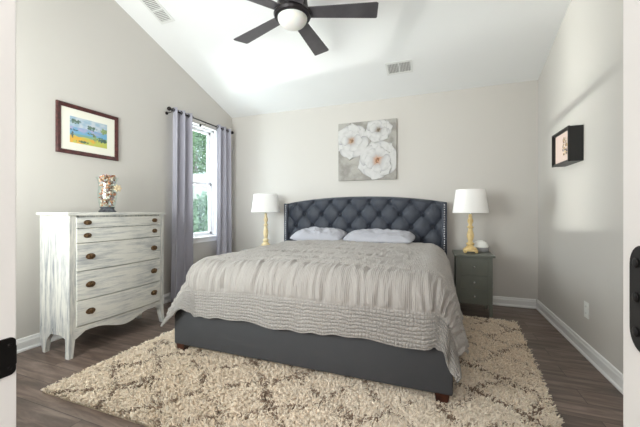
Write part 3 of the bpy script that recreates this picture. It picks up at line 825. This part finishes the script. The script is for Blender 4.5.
# mattress
MX0, MX1, MY0, MY1 = BXL+0.17, BXR-0.055, BY0+0.075, 3.735
mt = thing('mattress', 'white sheeted mattress mostly hidden under the comforter', 'mattress', ((MX0+MX1)/2, 2.8, 0.262))
bm = new(); box(bm, (MX0, MY0, 0.262), (MX1, MY1, 0.665), 0.05, 5); obj('core', bm, M_sheet, mt, 60)
bm = new(); box(bm, (MX0-0.002, 2.9, 0.50), (MX1+0.002, MY1+0.002, 0.672), 0.045, 5); obj('fitted_sheet', bm, M_sheet, mt, 60)

# comforter
def comforter_mat():
    m = bpy.data.materials.new('greige_seersucker'); m.use_nodes = True
    n = m.node_tree.nodes; L = m.node_tree.links; b = n['Principled BSDF']
    b.inputs['Base Color'].default_value = srgb(165, 159, 154); b.inputs['Roughness'].default_value = 0.85
    b.inputs['Sheen Weight'].default_value = 0.25
    uv = n.new('ShaderNodeUVMap'); uv.uv_map = 'UVMap'
    sep = n.new('ShaderNodeSeparateXYZ'); L.new(uv.outputs[0], sep.inputs[0])
    at = n.new('ShaderNodeAttribute'); at.attribute_name = 'waffle'
    def M(op, a, b_=None, c=None):
        k = n.new('ShaderNodeMath'); k.operation = op
        for i, v in enumerate((a, b_, c)):
            if v is None: continue
            if isinstance(v, (int, float)): k.inputs[i].default_value = v
            else: L.new(v, k.inputs[i])
        return k.outputs[0]
    U, V = sep.outputs[0], sep.outputs[1]
    noi = n.new('ShaderNodeTexNoise'); noi.inputs['Scale'].default_value = 18; noi.inputs['Detail'].default_value = 3; L.new(uv.outputs[0], noi.inputs['Vector'])
    wob = M('MULTIPLY', noi.outputs[0], 3.5)
    rows = M('ABSOLUTE', M('SINE', M('ADD', M('MULTIPLY', V, PI/0.021), wob)))
    dash = M('ABSOLUTE', M('SINE', M('ADD', M('MULTIPLY', U, PI/0.020), M('MULTIPLY', wob, 1.5))))
    waf = M('MULTIPLY', M('POWER', rows, 0.6), M('POWER', dash, 0.35))
    # fine seersucker ribs elsewhere
    mp = n.new('ShaderNodeMapping'); mp.inputs['Scale'].default_value = (1.0, 0.35, 1); L.new(uv.outputs[0], mp.inputs[0])
    n2 = n.new('ShaderNodeTexNoise'); n2.inputs['Scale'].default_value = 60; n2.inputs['Detail'].default_value = 4; L.new(mp.outputs[0], n2.inputs['Vector'])
    ribs = M('SINE', M('ADD', M('MULTIPLY', U, 2*PI/0.011), M('MULTIPLY', wob, 0.8)))
    fine = M('ADD', M('MULTIPLY', n2.outputs[0], 0.9), M('MULTIPLY', ribs, 0.10))
    mx = n.new('ShaderNodeMix'); L.new(at.outputs['Fac'], mx.inputs[0]); L.new(fine, mx.inputs[2]); L.new(waf, mx.inputs[3])
    bp = n.new('ShaderNodeBump'); bp.inputs['Strength'].default_value = 1.0; bp.inputs['Distance'].default_value = 0.009
    L.new(mx.outputs[0], bp.inputs['Height']); L.new(bp.outputs[0], b.inputs['Normal'])
    return m
R = 0.15; TOP = 0.685
IX0, IX1, IY0 = BXL+R+0.08, BXR-R+0.01, BY0-0.035+R
LF, LL, LR = 0.455, 0.57, 0.50       # overhang at foot, left, right
YH = 3.44
cloth_len = (YH-IY0)+LF
du_ = 0.0085
us = np.linspace(IX0-LL, IX1+LR, int((IX1-IX0+LL+LR)/du_)); vsr = np.linspace(IY0-LF, YH, int(cloth_len/du_))
V = []; UVs = []; waf = []
def sm01(t): t = max(0, min(1, t)); return t*t*(3-2*t)
for b0 in vsr:
    vv = b0-(IY0-LF)          # distance from the foot hem
    for a_ in us:
        b_ = b0-(b0-(IY0-LF))/(YH-(IY0-LF))*0.26*sm01((-1.0-a_)/0.75)
        ca = min(max(a_, IX0), IX1); cb = max(b_, IY0)
        dx, dy = a_-ca, b_-cb
        r = math.hypot(dx, dy)
        nx, ny = ((dx/r, dy/r) if r > 1e-6 else (0, 0))
        s2 = abs(2*nx*ny)
        side_left = dx < 0
        r_ = r*(1-(0.20 if side_left else 0.115)*s2)
        if side_left: fl_ = 0.05+0.62*abs(nx)**1.1
        else: fl_ = 0.05+0.17*abs(nx)**1.5
        RR = R
        if r_ < PI*RR/2: out, down, st = RR*math.sin(r_/RR), RR*(1-math.cos(r_/RR)), 0; tn = math.cos(r_/RR)
        else:
            st = r_-PI*RR/2; out = RR+st*math.sin(fl_)+0.0; down = RR+st*math.cos(fl_); tn = 0
        x, y, z = ca+nx*out, cb+ny*out, TOP-down
        # normal (approx)
        hx = 1-tn if r > 1e-6 else 0
        N = Vector((nx*hx, ny*hx, 1-hx*0.95)).normalized()
        # big soft loft on top
        crown = 0.018*math.sin(PI*min(1, max(0, (a_-IX0+0.1)/(IX1-IX0+0.2))))
        z += crown*(1-hx)
        d = 0.012*noise.noise(Vector((a_*2.6, b_*2.6, 3)))
        fw = 1.0
        # gathered vertical pleats between waffle bands
        per = 0.62
        w_in = sm01((vv-0.185)/0.03)
        ph = vv if vv < 0.5 else 0.5
        gz = w_in*(1-sm01((vv-0.46)/0.08))
        pl_ = noise.noise(Vector((a_*22+0.6*noise.noise(Vector((a_*3, vv*5, 0))), vv*2.6, 1.0)))
        pl2 = noise.noise(Vector((a_*40, vv*4.0, 7.0)))
        d += gz*(0.034*(0.35-abs(pl_))+0.010*pl2)
        # puckered ruched rows across the top
        tz = sm01((vv-0.47)/0.06)
        bandpos = (vv-0.50)/0.30
        inb = 0.5+0.5*math.cos(2*PI*bandpos)
        wav = vv+0.014*noise.noise(Vector((a_*11, vv*3, 5)))
        ruch = abs(math.sin(PI*wav/0.052+2.2*noise.noise(Vector((a_*9, vv*4, 2)))))
        d += tz*(0.019*ruch*(0.35+0.65*inb)+0.022*(0.5-abs(noise.noise(Vector((a_*20, vv*5, 4)))))*(1-inb))
        # seams
        for sv in (0.188, 0.49, 0.80, 1.12, 1.44):
            d -= 0.007*math.exp(-((vv-sv+0.004*math.sin(a_*9))/0.007)**2)
        # hem waviness and hanging folds on the sides and foot
        if st > 0:
            q = st/0.3
            tang = a_ if abs(ny) > abs(nx) else b_
            ang = math.atan2(ny, nx)
            cc = tang*1.0+ang*0.15
            d += q*(0.016*math.sin(cc*14+1.3*math.sin(cc*5))+0.008*noise.noise(Vector((cc*9, 1, st*4))))*(0.55 if abs(ny) > 0.9 else 1)
            z += 0.012*q*math.sin(cc*8.0+1.0)+0.006*q*math.sin(cc*31+2*math.sin(cc*7))
        p = Vector((x, y, z))+N*d
        if b0 > YH-0.05: p.z += 0.010*math.sin(PI*(YH-b0)/0.05)
        V.append(p[:]); UVs.append((a_, vv)); waf.append(1.0-sm01((vv-0.183)/0.012))
nu_, nv_ = len(us), len(vsr)
F = [(j*nu_+i, j*nu_+i+1, (j+1)*nu_+i+1, (j+1)*nu_+i) for j in range(nv_-1) for i in range(nu_-1)]
me = bpy.data.meshes.new('comforter'); me.from_pydata(V, [], F)
uvl = me.uv_layers.new(name='UVMap')
li = np.zeros(len(me.loops), dtype=np.int32); me.loops.foreach_get('vertex_index', li)
uvl.data.foreach_set('uv', np.array(UVs, dtype=np.float32)[li].ravel())
at = me.attributes.new('waffle', 'FLOAT', 'POINT'); at.data.foreach_set('value', np.array(waf, dtype=np.float32))
me.materials.append(comforter_mat())
for p in me.polygons: p.use_smooth = True
co = bpy.data.objects.new('comforter', me); C.objects.link(co)
s = co.modifiers.new('thick', 'SOLIDIFY'); s.thickness = 0.012; s.offset = -1
tag(co, 'greige ruched comforter draped over the bed and its foot', 'comforter')

# pillows
def pillow(cx, cy, cz, w, dp, th, tilt, yaw, label, seed):
    bm = new(); n = 44; top = []; bot = []
    for j in range(n+1):
        rt, rb = [], []
        for i in range(n+1):
            u, v = i/n*2-1, j/n*2-1
            px = u*w/2*(1-0.05*(1-v*v)*0-0.06*v*v*abs(u)); py = v*dp/2*(1-0.08*u*u*abs(v))
            e = max(0, (1-u**4))*max(0, (1-v**4))
            h = th/2*e**0.55
            wr = 0.028*noise.noise(Vector((u*3.2+seed, v*3.2, 0)))+0.034*(0.5-abs(noise.noise(Vector((u*7, v*4+seed, 3)))))
            rt.append(bm.verts.new((px, py, h+wr*e))); rb.append(bm.verts.new((px, py, -h*0.75-0.002)))
        top.append(rt); bot.append(rb)
    for j in range(n):
        for i in range(n):
            bm.faces.new((top[j][i], top[j][i+1], top[j+1][i+1], top[j+1][i])); bm.faces.new((bot[j+1][i], bot[j+1][i+1], bot[j][i+1], bot[j][i]))
    for k in range(n):
        bm.faces.new((bot[0][k], bot[0][k+1], top[0][k+1], top[0][k])); bm.faces.new((top[n][k], top[n][k+1], bot[n][k+1], bot[n][k]))
        bm.faces.new((top[k][0], top[k+1][0], bot[k+1][0], bot[k][0])); bm.faces.new((bot[k][n], bot[k+1][n], top[k+1][n], top[k][n]))
    o = obj('pillow', bm, M_pillow, None, 180)
    o.rotation_euler = (tilt, 0, yaw); o.location = (cx, cy, cz)
    tag(o, label, 'pillow', 'pillows at the head of the bed')
pillow(-1.345, 3.55, 0.752, 0.65, 0.40, 0.125, 0.15, 0.02, 'pale grey pillow on the window side of the bed', 1)
pillow(-0.615, 3.54, 0.752, 0.78, 0.42, 0.120, 0.13, -0.03, 'pale grey pillow on the nightstand side of the bed', 5)

# ------------------------------------------------------------------ nightstands
NX0, NX1, NY0, NY1 = 0.180, 0.502, 3.395, 3.77
ns = thing('nightstand', 'grey-green three-drawer nightstand right of the bed', 'nightstand', ((NX0+NX1)/2, 3.63, 0), 'nightstands beside the bed')
bm = new(); box(bm, (NX0-0.022, NY0-0.020, 0.598), (NX1+0.022, NY1+0.01, 0.620), 0.005); obj('top', bm, M_gnight, ns)
bm = new(); box(bm, (NX0+0.004, NY0+0.006, 0.135), (NX1-0.004, NY1, 0.598)); obj('body', bm, M_gnight, ns)
for x in (NX0, NX1-0.034):
    for y in (NY0, NY1-0.032):
        bm = new(); pr = []
        for z, k in ((0.0, 0.30), (0.14, 0.0), (0.598, 0.0)):
            xa, xb_ = (x, x+0.034*(1-k)) if x < 0.3 else (x+0.034*k, x+0.034)
            pr.append([bm.verts.new(p) for p in ((xa, y, z), (xb_, y, z), (xb_, y+0.032, z), (xa, y+0.032, z))])
        for a, b in zip(pr, pr[1:]):
            for i in range(4): bm.faces.new((a[i], a[(i+1) % 4], b[(i+1) % 4], b[i]))
        bm.faces.new(pr[0][::-1]); bm.faces.new(pr[-1]); obj('leg', bm, M_gnight, ns)
for z0_, z1_ in ((0.422, 0.582), (0.290, 0.414), (0.150, 0.282)):
    bm = new(); box(bm, (NX0+0.038, NY0-0.002, z0_), (NX1-0.038, NY0+0.015, z1_), 0.002); d = obj('drawer', bm, M_gnight, ns)
    bm = new(); ball(bm, ((NX0+NX1)/2, NY0-0.020, (z0_+z1_)/2), (0.011, 0.008, 0.011)); tube(bm, [((NX0+NX1)/2, NY0-0.014, (z0_+z1_)/2), ((NX0+NX1)/2, NY0, (z0_+z1_)/2)], 0.004); obj('knob', bm, M_chrome, d, 60)
ns2 = copy_tree(ns, (-2.185, 3.70, 0), 'nightstand left of the bed under the pale gold lamp'); ns2.scale = (1, 1, 0.88)

# lamps
def lamp(cx, cy, z0, r1, r2, zs0, zs1, m, label):
    t = thing('table_lamp', label, 'lamp', (cx, cy, z0), 'table lamps beside the bed')
    h = zs0-z0
    bm = new(); z = z0
    prism(bm, rrect_at(cx, cy, 0.135, 0.135, 0.018), 'z', z+0.018, z+0.036, 0.003)
    for sx in (-1, 1):
        for sy in (-1, 1): ball(bm, (cx+sx*0.052, cy+sy*0.052, z+0.0115), (0.016, 0.016, 0.011), 12, 8)
    obj('base', bm, m, t, 50)
    P_ = [(0.050, .036), (0.050, .048), (0.040, .055), (0.030, .066), (0.022, .075), (0.030, .084), (0.034, .092), (0.030, .102), (0.020, .110), (0.018, .122), (0.024, .145), (0.029, .170), (0.028, .195), (0.020, .230), (0.015, .252), (0.023, .259), (0.026, .268), (0.022, .277), (0.014, .284), (0.014, .300), (0.021, .312), (0.023, .335), (0.016, .360), (0.012, .372), (0.018, .380), (0.012, .392), (0.009, .405)]
    k = h/0.415
    bm = new(); lathe(bm, [(r*1.2, z0+q*k) for r, q in P_], cx, cy, 28); obj('column', bm, m, t, 50)
    bm = new(); lathe(bm, [(0.007, z0+0.40*k), (0.007, zs1-0.02)], cx, cy, 10)
    for a in (0, 2*PI/3, 4*PI/3): tube(bm, [(cx, cy, zs1-0.025), (cx+(r2-0.002)*math.cos(a), cy+(r2-0.002)*math.sin(a), zs1-0.008)], 0.002, 6)
    obj('harp', bm, M_chrome, t, 50)
    bm = new(); n = 56
    rings = [[bm.verts.new((cx+r*math.cos(2*PI*i/n), cy+r*math.sin(2*PI*i/n), zz)) for i in range(n)] for r, zz in ((r1, zs0), (r1, zs0+0.006), (r2, zs1-0.006), (r2, zs1))]
    for a, b in zip(rings, rings[1:]):
        for i in range(n): bm.faces.new((a[i], a[(i+1) % n], b[(i+1) % n], b[i]))
    s = obj('lamp_shade', bm, M_shade, t, 60); q = s.modifiers.new('t', 'SOLIDIFY'); q.thickness = 0.003
def rrect_at(cx, cy, w, h, r): return [(cx+p[0], cy+p[1]) for p in rrect(w, h, r)]
lamp(0.322, 3.56, 0.620, 0.170, 0.138, 1.030, 1.270, M_gold, 'gold baluster table lamp with white shade on the right nightstand')
lamp(-2.172, 3.70, 0.5458, 0.190, 0.158, 1.035, 1.275, M_paleg, 'pale gold table lamp with white shade left of the headboard')

# sound machine
sx_, sy_ = 0.430, 3.69
sm_ = thing('dome_speaker', 'small white dome speaker with grey base on the right nightstand', 'speaker', (sx_, sy_, 0.62))
bm = new(); lathe(bm, [(0.070, 0.6203), (0.078, 0.628), (0.080, 0.655), (0.078, 0.670)], sx_, sy_, 32); obj('base', bm, M_greyfab, sm_, 50)
bm = new(); lathe(bm, [(0.078, 0.6705)]+[(0.078*math.cos(a), 0.6715+0.070*math.sin(a)) for a in [PI/2*i/12 for i in range(12)]]+[(0.002, 0.7417)], sx_, sy_, 32); obj('dome', bm, M_plastic, sm_, 60)

# ------------------------------------------------------------------ rug
RC = [(-2.135, 1.125), (0.500, 1.125), (0.695, 3.36), (-2.135, 3.36)]
def rugpt(u, v):
    a = Vector(RC[0]).lerp(Vector(RC[1]), u); b = Vector(RC[3]).lerp(Vector(RC[2]), u); return a.lerp(b, v)
M_backing = mat('rug_backing', srgb(176, 160, 138), 0.95)
rug = thing('shag_rug', 'cream shag rug with brown diamond lines under the bed', 'rug', (-0.8, 2.2, 0))
bm = new(); n = 30
prism(bm, [tuple(Vector(p)) for p in RC], 'z', 0.001, 0.008); obj('backing', bm, M_backing, rug)
rs = np.random.default_rng(3)
NT = 170000
U_ = rs.random(NT); V_ = rs.random(NT)
P0 = np.array(RC[0]); P1 = np.array(RC[1]); P2 = np.array(RC[2]); P3 = np.array(RC[3])
XY = (P0*(1-U_)[:, None]+P1*U_[:, None])*(1-V_)[:, None]+(P3*(1-U_)[:, None]+P2*U_[:, None])*V_[:, None]
hid = (XY[:, 0] > -1.55) & (XY[:, 0] < -0.25) & (XY[:, 1] > 2.25)
XY = XY[~hid]; NT = len(XY)
X, Y = XY[:, 0], XY[:, 1]
# flow of lean direction
ang = 1.2*np.sin(X*2.3+Y*1.1)+1.1*np.sin(Y*3.1-X*0.7+2)+rs.normal(0, 0.75, NT)-1.3
cs = 0.0145
gx = np.floor((X+0.006*np.sin(Y*90))/cs).astype(int); gy = np.floor((Y+0.006*np.sin(X*80))/cs).astype(int)
tb = np.random.default_rng(9).random((400, 400, 3)); hsh = tb[(gx+200) % 400, (gy+200) % 400]
ang = ang+(hsh[:, 0]-0.5)*4.5
ccx = (gx+0.5)*cs; ccy = (gy+0.5)*cs
rc = np.hypot(X-ccx, Y-ccy)/cs
# diamond lattice of dark yarn, wobbly and broken
wx = X+0.035*np.sin(Y*9+X*4)+0.02*np.sin(Y*23)+rs.normal(0, 0.008, NT); wy = Y+0.03*np.sin(X*8+1)+0.02*np.sin(X*19)+rs.normal(0, 0.008, NT)
cxw, cyw = 0.40, 0.36
a1 = wx/cxw+wy/cyw; a2 = wx/cxw-wy/cyw
dist = np.minimum(np.abs(a1-np.round(a1)), np.abs(a2-np.round(a2)))*cxw*0.56
brk = np.sin(X*31+Y*7)+np.sin(Y*27-X*13)+np.sin(X*5.1+Y*3.3)
line = (dist < 0.012+0.004*brk) & (hsh[:, 0] < 0.58) & (X > -2.05)
hl = 0.016+0.020*rs.random(NT)
lean = 0.008+0.016*rs.random(NT)
wd = 0.0022+0.0016*rs.random(NT)
hl = (0.018+0.014*hsh[:, 1])*(1.10-0.6*rc**1.5)+0.004*rs.random(NT)
dirx, diry = np.cos(ang), np.sin(ang)
sxn, syn = -diry, dirx
base = np.stack([X, Y, np.full(NT, 0.006)], 1)
lv = [(0.0, 0.0, 1.0), (0.35, 0.62, 1.15), (1.0, 1.0, 0.55)]
verts = np.zeros((NT, 9, 3), dtype=np.float32)
for k, (lt, ht, wt) in enumerate(lv):
    c = base+np.stack([dirx*lean*lt, diry*lean*lt, hl*ht*(0.85 if k == 2 else 0.9)], 1)
    for q, (ox, oz) in enumerate(((-1, 0), (1, 0), (0, 1.0))):
        verts[:, k*3+q, 0] = c[:, 0]+sxn*wd*wt*ox+(dirx*-wd*0.8*oz)
        verts[:, k*3+q, 1] = c[:, 1]+syn*wd*wt*ox+(diry*-wd*0.8*oz)
        verts[:, k*3+q, 2] = c[:, 2]+wd*wt*oz*0.9
fl = []
for k in range(2):
    for q in range(3):
        a, b = k*3+q, k*3+(q+1) % 3; fl.append((a, b, b+3, a+3))
fq = np.array(fl)[None]+(np.arange(NT)*9)[:, None, None]
tri = np.array([[6, 7, 8]])[None]+(np.arange(NT)*9)[:, None, None]
loops = np.concatenate([fq.reshape(NT, -1), tri.reshape(NT, -1)], 1).ravel().astype(np.int32)
sizes = np.tile(np.array([4]*6+[3]), NT)
starts = np.concatenate([[0], np.cumsum(sizes)[:-1]]).astype(np.int32)
me = bpy.data.meshes.new('pile'); me.vertices.add(NT*9); me.vertices.foreach_set('co', verts.ravel())
me.loops.add(len(loops)); me.loops.foreach_set('vertex_index', loops)
me.polygons.add(len(sizes)); me.polygons.foreach_set('loop_start', starts); me.update(calc_edges=True)
tone = rs.normal(1.0, 0.05, NT)+(hsh[:, 2]-0.5)*0.16
cr_ = np.array(srgb(246, 234, 217)[:3]); tan_ = np.array(srgb(228, 208, 184)[:3]); dk = np.array(srgb(142, 121, 103)[:3])
tmix = np.clip(0.35+0.35*np.sin(X*1.7+1)*np.cos(Y*2.2)+rs.normal(0, 0.25, NT), 0, 1)
colr = cr_[None]*(1-tmix)[:, None]+tan_[None]*tmix[:, None]
colr[line] = dk[None]
colr = np.clip(colr*tone[:, None], 0, 1)
col4 = np.concatenate([np.repeat(colr, 9, axis=0), np.ones((NT*9, 1))], 1).astype(np.float32)
ca_ = me.color_attributes.new('paint', 'FLOAT_COLOR', 'POINT'); ca_.data.foreach_set('color', col4.ravel())
me.materials.append(attr_mat('shag_yarn', 0.9))
me.validate()
po = bpy.data.objects.new('pile', me); C.objects.link(po); po.parent = rug; po.location = -rug.location; po['kind'] = 'stuff'
